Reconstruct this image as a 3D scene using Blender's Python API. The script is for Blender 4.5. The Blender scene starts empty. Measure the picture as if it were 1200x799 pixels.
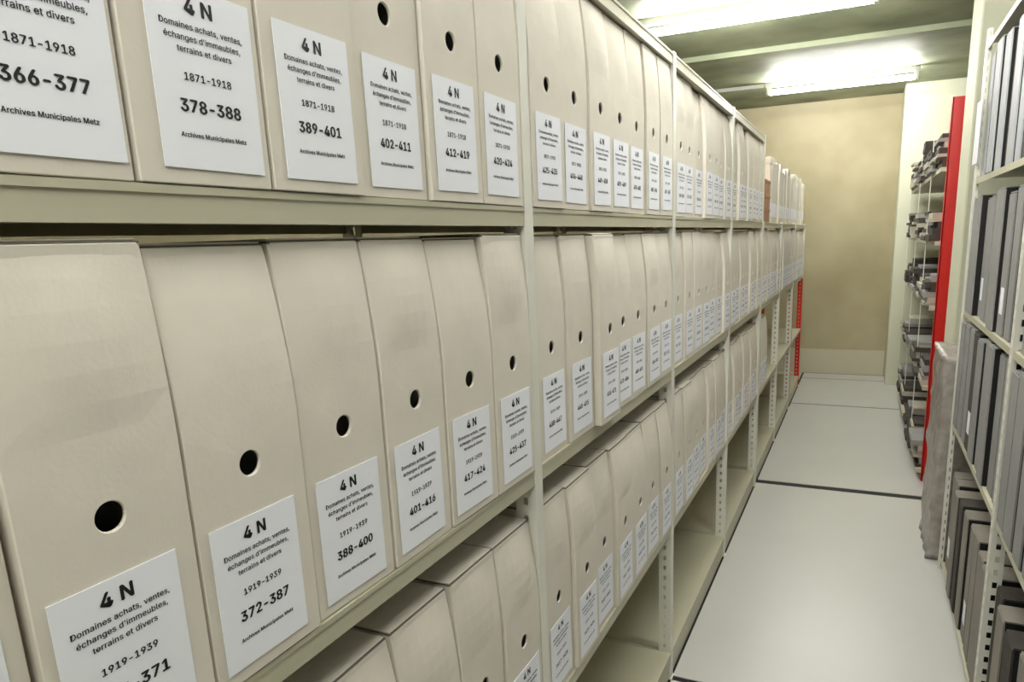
import bpy, bmesh, math, random, os, glob
import numpy as np
from mathutils import Matrix, Vector
random.seed(7)
Z0=1.272
S=bpy.context.scene
try:
    S.view_settings.view_transform='Standard'
    S.view_settings.look='None'
except Exception: pass
COL=S.collection
# interface font that ships inside Blender, if present (falls back to built-in)
FONT=None
try:
    cands=[]
    for d in {bpy.utils.system_resource('DATAFILES'),os.path.join(bpy.utils.resource_path('LOCAL'),'datafiles')}:
        cands+=glob.glob(os.path.join(d,'fonts','Inter*'))
    if cands: FONT=bpy.data.fonts.load(cands[0])
except Exception as ex: print('FONT fail',ex)

# ---------------------------------------------------------------- materials
def s2l(c):
    return tuple(((v/255)/12.92 if v/255<=.04045 else ((v/255+.055)/1.055)**2.4) for v in c)+(1,)
def mat(name,rgb,rough=.6,noise=0.0,nscale=8,bump=0.0,bscale=60,metal=0,spec=.4,rgb2=None,emis=None,estr=0,coat=0):
    m=bpy.data.materials.new(name); m.use_nodes=True
    nt=m.node_tree; b=nt.nodes['Principled BSDF']
    b.inputs['Roughness'].default_value=rough
    b.inputs['Metallic'].default_value=metal
    b.inputs['Specular IOR Level'].default_value=spec
    c=s2l(rgb)
    b.inputs['Base Color'].default_value=c
    tc=nt.nodes.new('ShaderNodeTexCoord')
    if noise>0 or rgb2:
        n=nt.nodes.new('ShaderNodeTexNoise'); n.inputs['Scale'].default_value=nscale; n.inputs['Detail'].default_value=3
        nt.links.new(tc.outputs['Object'],n.inputs['Vector'])
        r=nt.nodes.new('ShaderNodeValToRGB')
        r.color_ramp.elements[0].position=.32; r.color_ramp.elements[1].position=.68
        c2=s2l(rgb2) if rgb2 else tuple(v*(1-noise) for v in c[:3])+(1,)
        r.color_ramp.elements[0].color=c2; r.color_ramp.elements[1].color=c
        nt.links.new(n.outputs['Fac'],r.inputs['Fac']); nt.links.new(r.outputs['Color'],b.inputs['Base Color'])
    if bump>0:
        n=nt.nodes.new('ShaderNodeTexNoise'); n.inputs['Scale'].default_value=bscale; n.inputs['Detail'].default_value=2
        nt.links.new(tc.outputs['Object'],n.inputs['Vector'])
        bp=nt.nodes.new('ShaderNodeBump'); bp.inputs['Strength'].default_value=bump; bp.inputs['Distance'].default_value=.004
        nt.links.new(n.outputs['Fac'],bp.inputs['Height']); nt.links.new(bp.outputs['Normal'],b.inputs['Normal'])
    if emis:
        b.inputs['Emission Color'].default_value=s2l(emis); b.inputs['Emission Strength'].default_value=estr
    return m
M_board=mat('archive_cardboard',(223,216,204),.75,noise=.05,nscale=25,bump=.05,bscale=260,spec=.25)
M_edge =mat('cardboard_cut_edge',(118,112,104),.85,noise=.2,nscale=60)
M_label=mat('label_paper',(243,244,252),.6,spec=.3)
M_ink  =mat('label_ink',(18,18,22),.6)
M_shelf=mat('shelf_enamel',(190,186,164),.42,noise=.05,nscale=5,spec=.5)
M_post =mat('post_enamel',(228,226,216),.4,noise=.04,nscale=6,spec=.5)
M_panel=mat('shelf_back_panel_enamel',(192,187,168),.5,noise=.06,nscale=4)
M_floor=mat('floor_panel_laminate',(196,195,191),.34,noise=.04,nscale=2.2,bump=.03,bscale=90,spec=.4)
M_slab =mat('concrete_floor',(140,138,130),.8,noise=.2,nscale=5)
M_joint=mat('dark_joint_rubber',(24,24,24),.7)
M_wall =mat('painted_wall_khaki',(174,164,136),.8,rgb2=(148,138,108),nscale=1.6,bump=.15,bscale=30)
M_wall2=mat('painted_wall_cream',(206,206,184),.7,noise=.08,nscale=2,bump=.1,bscale=30)
M_base =mat('baseboard_paint',(190,184,162),.6,noise=.05,nscale=5)
M_ceil =mat('ceiling_concrete',(158,164,136),.6,rgb2=(108,116,92),nscale=2.2,bump=.2,bscale=12)
M_tube =mat('fluorescent_tube',(255,255,255),.4,emis=(255,254,249),estr=162)
M_fix  =mat('lamp_fitting',(210,212,205),.4)
M_grey =mat('grey_box_spine',(146,145,144),.65,noise=.12,nscale=14,bump=.08,bscale=150)
M_white=mat('white_box_spine',(176,178,183),.6,noise=.08,nscale=14)
M_taupe=mat('taupe_box_spine',(142,135,127),.7,noise=.12,nscale=14)
M_black=mat('black_board',(18,17,18),.7)
M_red  =mat('red_enamel',(205,24,15),.4,spec=.5)
M_kraft=mat('brown_cardboard',(172,130,94),.8,noise=.15,nscale=20)
M_wrap =mat('bubble_wrap',(172,165,158),.3,rgb2=(136,127,120),nscale=22,bump=.7,bscale=60,spec=.7)
M_pap  =mat('paper_bundle',(184,178,162),.8,noise=.2,nscale=30)
M_pap2 =mat('dark_bundle',(70,64,60),.8,noise=.3,nscale=30)

# ---------------------------------------------------------------- helpers
class MB:
    def __init__(s): s.v=[];s.f=[];s.m=[];s.mats=[]
    def mi(s,m):
        if m not in s.mats: s.mats.append(m)
        return s.mats.index(m)
    def box(s,x0,x1,y0,y1,z0,z1,m):
        i=len(s.v);k=s.mi(m)
        s.v+=[(x0,y0,z0),(x1,y0,z0),(x1,y1,z0),(x0,y1,z0),(x0,y0,z1),(x1,y0,z1),(x1,y1,z1),(x0,y1,z1)]
        for q in ((0,3,2,1),(4,5,6,7),(0,1,5,4),(1,2,6,5),(2,3,7,6),(3,0,4,7)):
            s.f.append(tuple(i+a for a in q)); s.m.append(k)
    def poly(s,pts,m):
        i=len(s.v); s.v+=[tuple(p) for p in pts]; s.f.append(tuple(range(i,i+len(pts)))); s.m.append(s.mi(m))
    def slotted(s,o,U,V,N,w,h,t,m,hw=.009,hh=.014,pitch=.03):
        """perforated strip: origin o, width dir U, height dir V, thickness vector N"""
        o=Vector(o);U=Vector(U);V=Vector(V);N=Vector(N);n=max(1,int(h/pitch));p=h/n
        a=(w-hw)/2;b=a+hw
        def q(u0,u1,v0,v1):
            for off in (0,1):
                s.poly([o+U*u0+V*v0+N*off,o+U*u1+V*v0+N*off,o+U*u1+V*v1+N*off,o+U*u0+V*v1+N*off],m)
        q(0,a,0,h);q(b,w,0,h)
        for i in range(n):
            c0=i*p;c1=c0+(p-hh)/2;c2=c1+hh
            q(a,b,c0,c1);q(a,b,c2,c0+p)
            for (u,v0,v1) in ((a,c1,c2),(b,c1,c2)):
                s.poly([o+U*u+V*v0,o+U*u+V*v1,o+U*u+V*v1+N,o+U*u+V*v0+N],m)
        for u in (0,w):
            s.poly([o+U*u,o+U*u+V*h,o+U*u+V*h+N,o+U*u+N],m)
    def mesh(s,name):
        me=bpy.data.meshes.new(name); me.from_pydata(s.v,[],s.f)
        for m in s.mats: me.materials.append(m)
        me.polygons.foreach_set('material_index',s.m); me.update(); return me
def obj(name,me,parent=None,loc=(0,0,0),bevel=0,rot=None):
    o=bpy.data.objects.new(name,me); COL.objects.link(o); o.location=loc
    if rot: o.rotation_euler=rot
    if parent: o.parent=parent
    if bevel:
        b=o.modifiers.new('Bevel','BEVEL'); b.width=bevel; b.segments=1; b.limit_method='ANGLE'; b.angle_limit=math.radians(40)
    return o
def empty(name,loc=(0,0,0)):
    e=bpy.data.objects.new(name,None); COL.objects.link(e); e.location=loc; e.empty_display_size=.1; return e

# ---------------------------------------------------------------- camera (calibrated from vanishing points)
R=Matrix(((0.9135077838,0.0572175502,-0.4027774587),(0.4054865022,-0.2081933385,0.8900765306),(-0.0329275853,-0.9764126617,-0.2133871795)))
right=R.col[0]; down=R.col[1]; fwd=R.col[2]
cam=bpy.data.cameras.new('camera'); co=bpy.data.objects.new('camera',cam); COL.objects.link(co)
Mx=Matrix.Identity(4)
for i in range(3):
    Mx[i][0]=right[i]; Mx[i][1]=-down[i]; Mx[i][2]=-fwd[i]
Mx.translation=Vector((0,0,Z0)); co.matrix_world=Mx
cam.sensor_width=36; cam.lens=816.6/1200*36; cam.shift_x=-43/1200; cam.shift_y=59.5/1200; cam.clip_start=.02
S.camera=co

# ---------------------------------------------------------------- room shell
XL,XR,YB,YF,H=-2.4,1.9,-2.2,6.72,Z0+1.07
def slab(name,x0,x1,y0,y1,z0,z1,m,bevel=0):
    b=MB(); b.box(x0,x1,y0,y1,z0,z1,m); return obj(name,b.mesh(name),bevel=bevel)
slab('wall_back',XL-.1,XR+.1,YF,YF+.12,-.15,H+.1,M_wall)
slab('wall_front',XL-.1,XR+.1,YB-.12,YB,-.15,H+.1,M_wall2)
slab('wall_left',XL-.12,XL,YB,YF,-.15,H+.1,M_wall)
slab('wall_right',XR,XR+.12,YB,YF,-.15,H+.1,M_wall2)
slab('baseboard_back',XL,.21,YF-.02,YF,0,.22,M_base)
b=MB(); b.box(XL-.1,XR+.1,YB-.1,YF+.1,H,H+.1,M_ceil)
obj('ceiling',b.mesh('ceiling'))
b=MB()
b.box(XL,XR,4.62,4.74,H-.03,H,M_ceil); b.box(XL,XR,2.4,2.6,H-.04,H,M_ceil); b.box(XL,XR,.2,.4,H-.04,H,M_ceil)
obj('ceiling_beams',b.mesh('ceiling_beams'))
b=MB(); b.box(XL-.1,XR+.1,YB-.1,YF+.1,-.12,-.012,M_slab)
b.box(XL,-.462,YB,YF,-.012,0,M_shelf); b.box(.366,XR,YB,YF,-.012,0,M_floor)
b.box(-.462,.366,YB,YF,-.012,-.003,M_joint)
ys=[YB,0.0,1.80,3.60,5.44,6.45,YF-.02]
for i in range(len(ys)-1):
    g=.028 if abs(ys[i+1]-3.60)<.01 else .011
    g0=.028 if abs(ys[i]-3.60)<.01 else .011
    b.box(-.447,.350,ys[i]+g0,ys[i+1]-g,-.003,0,M_floor)
obj('floor',b.mesh('floor'))
slab('column_far',.215,XR,6.32,YF,0,H,M_wall2,.004)
slab('column_near',.358,.80,3.34,3.66,0,H,M_wall2,.006)

# ---------------------------------------------------------------- fluorescent lamps
def tube(name,xc,y,z,L):
    e=empty(name,(xc,y,z))
    me=bpy.data.meshes.new('tube'); bm=bmesh.new()
    bmesh.ops.create_cone(bm,cap_ends=True,segments=12,radius1=.018,radius2=.018,depth=L,matrix=Matrix.Rotation(math.pi/2,4,'Y'))
    bm.to_mesh(me); bm.free(); me.materials.append(M_tube); obj('tube',me,e)
    b=MB(); b.box(-L/2-.03,L/2+.03,-.013,.013,.036,H-z,M_fix)
    for s in (-1,1): b.box(s*(L/2)-.012+s*.01,s*(L/2)+.012+s*.01,-.016,.016,-.018,.038,M_fix)
    obj('fitting',b.mesh('fitting'),e,bevel=.002)
tube('fluorescent_lamp',-.55,3.72,Z0+1.0,1.05)
tube('fluorescent_lamp',-.23,5.68,Z0+1.0,.95)
tube('fluorescent_lamp',-.1,1.70,Z0+1.0,1.05)
tube('fluorescent_lamp',-.1,-.35,Z0+1.0,1.05)
b=MB(); b.box(-1.6,-.75,5.67,5.69,H-.03,H-.005,M_fix); obj('cable_conduit',b.mesh('cable_conduit'))

# ---------------------------------------------------------------- text
_tc={}
def text_mesh(txt):
    key=txt
    if key in _tc: return _tc[key]
    cu=bpy.data.curves.new('t','FONT'); cu.body=txt; cu.size=1
    if FONT: cu.font=FONT
    cu.resolution_u=3; cu.align_x='CENTER'; cu.space_line=.98; cu.space_character=1.03
    o=bpy.data.objects.new('t',cu); COL.objects.link(o)
    bpy.context.view_layer.update()
    me=o.to_mesh()
    v=np.array([tuple(p.co) for p in me.vertices]); f=[tuple(p.vertices) for p in me.polygons]
    o.to_mesh_clear(); bpy.data.objects.remove(o); bpy.data.curves.remove(cu)
    mn=v.min(0);mx=v.max(0)
    v=v-(mn+mx)/2
    _tc[key]=(v,f,mx[0]-mn[0],mx[1]-mn[1]); return _tc[key]
LW,LH=.089,.124
def label_mesh(years,num,near,sig="4 N"):
    b=MB(); b.box(-.0002,.0004,-LW/2,LW/2,0,LH,M_label)
    def put(t,bold,width,zf,xo=0):
        v,f,w,h=text_mesh(t); sc=width*LW/w; k=b.mi(M_ink)
        # heavier weight = overprinting with a tiny shift
        offs=[(0,0)] if not bold else ([(-bold,0),(bold,0),(0,bold*.6),(0,-bold*.6)] if near else [(-bold,0),(bold,0)])
        for n,(ox,oz) in enumerate(offs):
            i0=len(b.v)
            for p in v: b.v.append((.0007+n*.00002,(p[0]+ox)*sc+xo*LW,LH*(1-zf)+(p[1]+oz)*sc))
            for q in f: b.f.append(tuple(i0+a for a in q)); b.m.append(k)
    put(sig,.03,.25,.105,-.02)
    put("Domaines achats, ventes,\néchanges d'immeubles,\nterrains et divers",.016,.78,.28)
    put(years,.024,.45,.49)
    put(num,.034,.58,.65)
    put("Archives Municipales Metz",.026,.64,.815)
    return b.mesh('label')

# ---------------------------------------------------------------- archive box
BH=.352
def archive_box_mesh(w,h,d,setback,bulge,hz=.178,hr=.0104):
    b=MB(); hw=w/2; z0=hz+hw
    def off(z,y):
        t=max(0,(z-.21)/(h-.21))
        o=-setback*t**1.6
        if z>z0: o+=bulge*math.sin(math.pi*(z-z0)/(h-z0))*(1-(y/hw)**2)
        return o
    def P(y,z): return (off(z,y),y,z)
    angs=[math.radians(45+15*i) for i in range(24)]
    def sq(a):
        c,s=math.cos(a),math.sin(a); k=hw/max(abs(c),abs(s)); return (c*k,hz+s*k)
    circ=[(hr*math.cos(a),hz+hr*math.sin(a)) for a in angs]; sqr=[sq(a) for a in angs]
    for i in range(24):
        j=(i+1)%24
        b.poly([P(*circ[i]),P(*sqr[i]),P(*sqr[j]),P(*circ[j])],M_board)
        c0=P(*circ[i]);c1=P(*circ[j])
        b.poly([c0,c1,(c1[0]-.003,c1[1],c1[2]),(c0[0]-.003,c0[1],c0[2])],M_board)
    cols=sorted({round(sq(math.radians(a))[0],6) for a in range(45,136,15)})
    top=z0; bot=hz-hw
    zt=[top+(h-top)*k/6 for k in range(7)]; zb=[0,bot/2,bot]
    for zs in (zt,zb):
        for i in range(len(zs)-1):
            for k in range(len(cols)-1):
                b.poly([P(cols[k],zs[i]),P(cols[k+1],zs[i]),P(cols[k+1],zs[i+1]),P(cols[k],zs[i+1])],M_board)
    sidez=zb+[hz+hw*math.tan(math.radians(a)) for a in (-30,-15,0,15,30)]+zt
    for s in (-1,1):
        prof=[P(s*hw,z) for z in sidez]
        pts=prof+[(-d,s*hw,h),(-d,s*hw,0)]
        b.poly(pts if s>0 else pts[::-1],M_board)
    b.poly([(-d,-hw,0),(-d,hw,0),(-d,hw,h),(-d,-hw,h)],M_board)
    b.poly([(0,c,0) for c in cols]+[(-d,hw,0),(-d,-hw,0)],M_board)
    b.poly([P(c,h) for c in cols]+[(-d,hw,h),(-d,-hw,h)],M_board)
    me=b.mesh('archive_box')
    bm=bmesh.new(); bm.from_mesh(me); bmesh.ops.remove_doubles(bm,verts=bm.verts,dist=1e-5)
    bmesh.ops.recalc_face_normals(bm,faces=bm.faces)
    bm.to_mesh(me); bm.free()
    l=MB(); l.v=[tuple(v.co) for v in me.vertices]; l.f=[tuple(p.vertices) for p in me.polygons]; l.m=[p.material_index for p in me.polygons]; l.mats=list(me.materials)
    xf=-setback+.0012
    l.box(xf-.0015,xf,-hw+.002,hw-.002,h-.012,h+.001,M_board)
    l.box(-d,xf-.001,-hw-.0006,hw+.0006,h+.0006,h+.0022,M_edge)
    l.box(-d,xf-.003,-hw+.001,hw-.001,h+.0022,h+.004,M_board)
    return l.mesh('archive_box')
W=.1185
box_vars=[archive_box_mesh(W-.0040,BH,.30,.013,.003),archive_box_mesh(W-.0035,BH-.002,.30,.018,.002),
          archive_box_mesh(W-.0045,BH+.002,.30,.010,.004),archive_box_mesh(W-.0040,BH,.30,.015,.005)]

XF=-.450
POST=.026; BAY=.860
posts=[.930+BAY*k for k in range(-2,7)]
Z_top,Z_mid,Z_low,Z_base=Z0+.047,Z0-.348,Z0-.787,.085

def ranges(known,start):
    out=list(known); n=start
    r=random.Random(start)
    while len(out)<70:
        e=n+r.randint(6,14); out.append("%d-%d"%(n,e)); n=e+1
    return out
top_l=ranges(["355-365","366-377","378-388","389-401","402-411","412-419","420-424","425-435","436-448","449-458","459-469","470-481"],482)
mid_l=ranges(["340-354","355-371","372-387","388-400","401-416","417-424","425-437","438-447","448-455","456-471","472-484"],485)
low_l=ranges(["1344-1352","1353-1361","1362-1370","1371-1380","1381-1392","1393-1404","1405-1416","1417-1428","1429-1436","1437-1440"],1441)
prev_l=ranges([],250)
lab_shift={('t',1):.009,('t',2):.006,('t',3):.002,('t',4):.002,('m',1):-.004,('m',2):-.004,('m',3):-.002,('m',4):-.003,('m',5):-.004,('m',6):.001}

def box_row(name,z,labels,years,bays,skip=()):
    e=empty(name,(XF,0,z)); row='t' if z==Z_top else ('m' if z==Z_mid else 'l')
    for bi in bays:
        y0=posts[bi]+POST+.0022
        for k in range(7):
            g=(bi-1)*7+k
            if g in skip: continue
            yc=y0+W*(k+.5)
            r=random.Random(g*13+int(z*100))
            dx=r.uniform(-.003,.005) if bi<3 else r.uniform(-.006,.005)
            if g==9 and z==Z_mid: dx=.016
            me=box_vars[r.randint(0,3)]
            lean=r.uniform(-.003,.003)
            bx=obj('archive_box',me,e,(dx,yc,0.0004),bevel=.0016,rot=(lean,0,r.uniform(-.016,.016)))
            lab=labels[g] if g>=0 else prev_l[g+14]
            ly=lab_shift.get((row,g),r.uniform(-.003,.003))
            lz=.011+r.uniform(-.001,.002)+(.002 if (row,g) in (('m',1),('m',2)) else 0)
            obj('label',label_mesh(years,lab,0<=g<7),bx,(.0008,ly,lz),rot=(r.uniform(-.008,.008),0,0))
    return e
box_row('archive_boxes',Z_top,top_l,"1871-1918",[0,1,2,3,4])
box_row('archive_boxes',Z_mid,mid_l,"1919-1939",[0,1,2,3,4,5,6,7])
box_row('archive_boxes',Z_low,low_l,"1919-1939",[0,1,2,3,4,5],skip=set(range(31,60)))

# ---------------------------------------------------------------- left shelving
def shelving(name,pl,zs,top_cap,zpost,mpost,depth=.33,zred=0):
    e=empty(name,(0,0,0))
    b=MB(); pm=MB()
    segs=[(0,zpost,mpost)] if not zred else [(0,zred,M_red),(zred,zpost,mpost)]
    for y in pl:
        for (xf,dirx) in ((-.4485,-1),(-.4485-depth,1)):
            for (za,zb_,mp) in segs:
                if not zred: pm.box(xf-.0018,xf,y,y+POST,za,zb_,mp)
                else: pm.slotted((xf,y,za),(0,1,0),(0,0,1),(-.0018,0,0),POST,zb_-za,1.0,mp,.006,.011,.03)
                pm.slotted((xf+.002*dirx,y+.0005,za),(dirx,0,0),(0,0,1),(0,.0018,0),POST+.008,zb_-za,1.0,mp,.008,.013,.03)
            pm.box(xf-.03 if dirx<0 else xf-.005,xf+.004 if dirx<0 else xf+.03,y-.003,y+POST,0,.004,mpost)
        for zz in (.06,zs[-1]-.06,.45):
            b.box(-.446-depth,-.456,y+.012,y+.016,zz,zz+.028,M_shelf)
    for a,c in zip(pl[:-1],pl[1:]):
        ya2=a+POST+.0005; yb=c-.0005
        for z in zs+([Z0+.432] if top_cap else []):
            b.box(-.446-depth+.003,-.4525,a+.003,c+.001,z-.0014,z,M_shelf)
            b.box(-.4525,-.4505,ya2,yb,z-.027,z-.0004,M_shelf)
            b.box(-.470,-.4525,ya2,yb,z-.027,z-.0255,M_shelf)
            b.box(-.4505,-.4490,ya2,yb,z-.0065,z-.0010,M_shelf)
            b.box(-.446-depth+.003,-.446-depth+.005,ya2,yb,z-.027,z,M_shelf)
        b.box(-.446-depth-.004,-.446-depth-.002,a,c,.04,zs[-2]-.02,M_panel)
        b.box(-.456,-.4535,ya2,yb,.002,.058,M_shelf)
    obj('posts',pm.mesh('posts'),e); obj('decks',b.mesh('decks'),e)
    return e
shelving('metal_shelving',posts[0:6],[Z_top,Z_mid,Z_low,Z_base],True,Z0+.435,M_post)
shelving('metal_shelving',[posts[5]+POST+.004]+posts[6:8],[Z_top,Z_mid,Z_low,Z_base],False,Z0+.052,M_post)
shelving('metal_shelving',[posts[7]+POST+.004,posts[8]],[Z_top,Z_mid,Z_low,Z_base],False,Z0+.052,M_post,zred=Z_mid-.03)

YS=posts[5]+POST
e=empty('mixed_storage_boxes',(0,0,Z_top))
y=YS+.03; r=random.Random(3)
for k in range(3):
    b=MB(); b.box(-.30,0,0,.2,0,.062,M_kraft); b.box(-.302,.002,-.002,.202,.05,.066,M_kraft)
    obj('brown_carton',b.mesh('brown_carton'),e,(-.450,y,.0005+.067*k),bevel=.002)
y+=.23
while y<posts[8]-.15:
    w=r.choice([.09,.11,.13]); h=r.uniform(.29,.34)
    b=MB(); b.box(-.3,0,0,w,0,h,M_board); b.box(-.302,.002,-.001,w+.001,h-.03,h+.002,M_board); b.box(0,.0015,.02,w-.02,.03,.1,M_label)
    obj('grey_carton',b.mesh('grey_carton'),e,(-.455-r.uniform(0,.02),y,.0005),bevel=.002)
    y+=w+r.uniform(.004,.012)

# ---------------------------------------------------------------- right shelving
XRf=.325; RP=.030
rz=[Z0+.575,Z0+.152,Z0-.288,Z0-.70,.03]
rp=[.02,.955,1.89,2.825]
e=empty('metal_shelving',(0,0,0))
pm=MB(); b=MB()
for y in rp:
    w2=.030 if y<2.5 else .012
    pm.slotted((XRf,y,0),(0,1,0),(0,0,1),(.0018,0,0),RP,Z0+.62,1.0,M_post,.009,.016,.034)
    pm.slotted((XRf+.002,y+.001,0),(1,0,0),(0,0,1),(0,.0018,0),w2,Z0+.62,1.0,M_post,w2*.35,.016,.034)
    pm.slotted((XRf+.36,y,0),(0,1,0),(0,0,1),(.0018,0,0),RP,Z0+.62,1.0,M_post,.009,.016,.034)
for a,c in zip(rp[:-1],rp[1:]):
    for z in rz:
        b.box(XRf+.006,XRf+.358,a+.003,c+.001,z-.0014,z,M_shelf)
        if z>.1: b.box(XRf+.004,XRf+.006,a+RP+.001,c-.001,z-.018,z,M_shelf)
    b.box(XRf+.364,XRf+.366,a,c,.03,Z0+.6,M_panel)
obj('posts',pm.mesh('posts'),e); obj('decks',b.mesh('decks'),e)
def spine_mesh(w,h,d,front,seed):
    r=random.Random(seed); b=MB()
    b.box(.004,d,0,w,0,h,M_black)
    b.box(0,.004,.004,w-.004,.002,h-.002,front)
    b.box(.002,d-.01,.004,w-.004,h,h+.003,front)
    if r.random()<.15: b.box(-.0006,0,w*.25,w*.75,h*.15,h*.34,M_label)
    return b.mesh('box_file')
for ti,(z,h,mm) in enumerate([(rz[1],.372,M_white),(rz[2],.375,M_grey),(rz[3],.375,M_grey),(rz[4],.37,M_taupe)]):
    er=empty('box_files',(XRf,0,z)); r=random.Random(ti+40)
    for a in rp[:-1]:
        y=a+RP+.006
        while y<a+.935-.09:
            w=r.uniform(.078,.092); dark=r.random()<.18
            me=spine_mesh(w,h*r.uniform(.97,1.02),.29,M_pap2 if dark else mm,r.random())
            obj('box_file',me,er,(.010+r.uniform(-.010,.010),y,.0008),rot=(0,0,r.uniform(-.02,.02)))
            y+=w+.014
b=MB(); b.box(0,.001,0,.10,0,.2,M_label); obj('paper_notice',b.mesh('paper_notice'),None,(XRf-.003,2.79,Z0+.2),rot=(.01,0,.02))

# ---------------------------------------------------------------- wrapped stack (bundles under creased film)
me=bpy.data.meshes.new('bubble_wrapped_stack'); bm=bmesh.new()
bmesh.ops.create_cube(bm,size=1)
bmesh.ops.scale(bm,vec=(.32,.36,.80),verts=bm.verts)
bmesh.ops.subdivide_edges(bm,edges=bm.edges,cuts=30,use_grid_fill=True)
r=random.Random(5)
for v in bm.verts:
    lay=-.008*(1-abs(math.sin((v.co.z+.4)*math.pi/.2)))**4
    n=.003*math.sin(v.co.y*60+v.co.z*23)+.002*math.sin(v.co.z*41+v.co.x*50)+r.uniform(-.001,.001)
    if abs(v.co.x)>.159: v.co.x+=math.copysign(lay+n-.004,v.co.x)
    if abs(v.co.y)>.179: v.co.y+=math.copysign(lay+n-.004,v.co.y)
    if v.co.z>.39: v.co.z+=r.uniform(-.004,.004)
for f in bm.faces: f.smooth=True
bm.to_mesh(me); bm.free(); me.materials.append(M_wrap)
obj('bubble_wrapped_stack',me,None,(.296+.16,3.09,.402))

# ---------------------------------------------------------------- red shelving with bundles
e=empty('red_metal_shelving',(0,0,0))
b=MB(); XU=.30
b.box(XU+.030,XU+.42,3.86,3.868,0,Z0+.575,M_red)
b.box(XU+.028,XU+.034,3.86,3.90,0,Z0+.575,M_red)
pw=MB()
for y in (4.35,5.2,6.2): pw.slotted((XU,y,0),(0,1,0),(0,0,1),(.0018,0,0),.04,Z0+.50,1.0,M_post,.012,.018,.04)
uz=[Z0+.27,Z0-.07,Z0-.38,Z0-.78,.06]
for z in uz: b.box(XU+.004,XU+.38,3.87,6.26,z-.02,z,M_shelf)
b.box(XU+.40,XU+.404,3.87,6.26,0,Z0+.5,M_panel)
obj('frame',b.mesh('frame'),e); obj('posts',pw.mesh('posts'),e)
e=empty('paper_bundles',(0,0,0)); r=random.Random(11)
b=MB()
for z in uz:
    y=3.90
    while y<6.0:
        w=r.uniform(.16,.3); n=r.randint(3,7); zz=z+.0005
        for k in range(n):
            t=r.uniform(.012,.035); ox=r.uniform(-.03,.015)
            if zz+t>z+.27: break
            b.box(XU+.005+ox,XU+.30+ox,y,y+w+r.uniform(-.02,.0),zz,zz+t,r.choice([M_pap,M_pap2,M_pap2,M_grey])); zz+=t+.0005
        y+=w+.015
obj('bundles',b.mesh('bundles'),e)
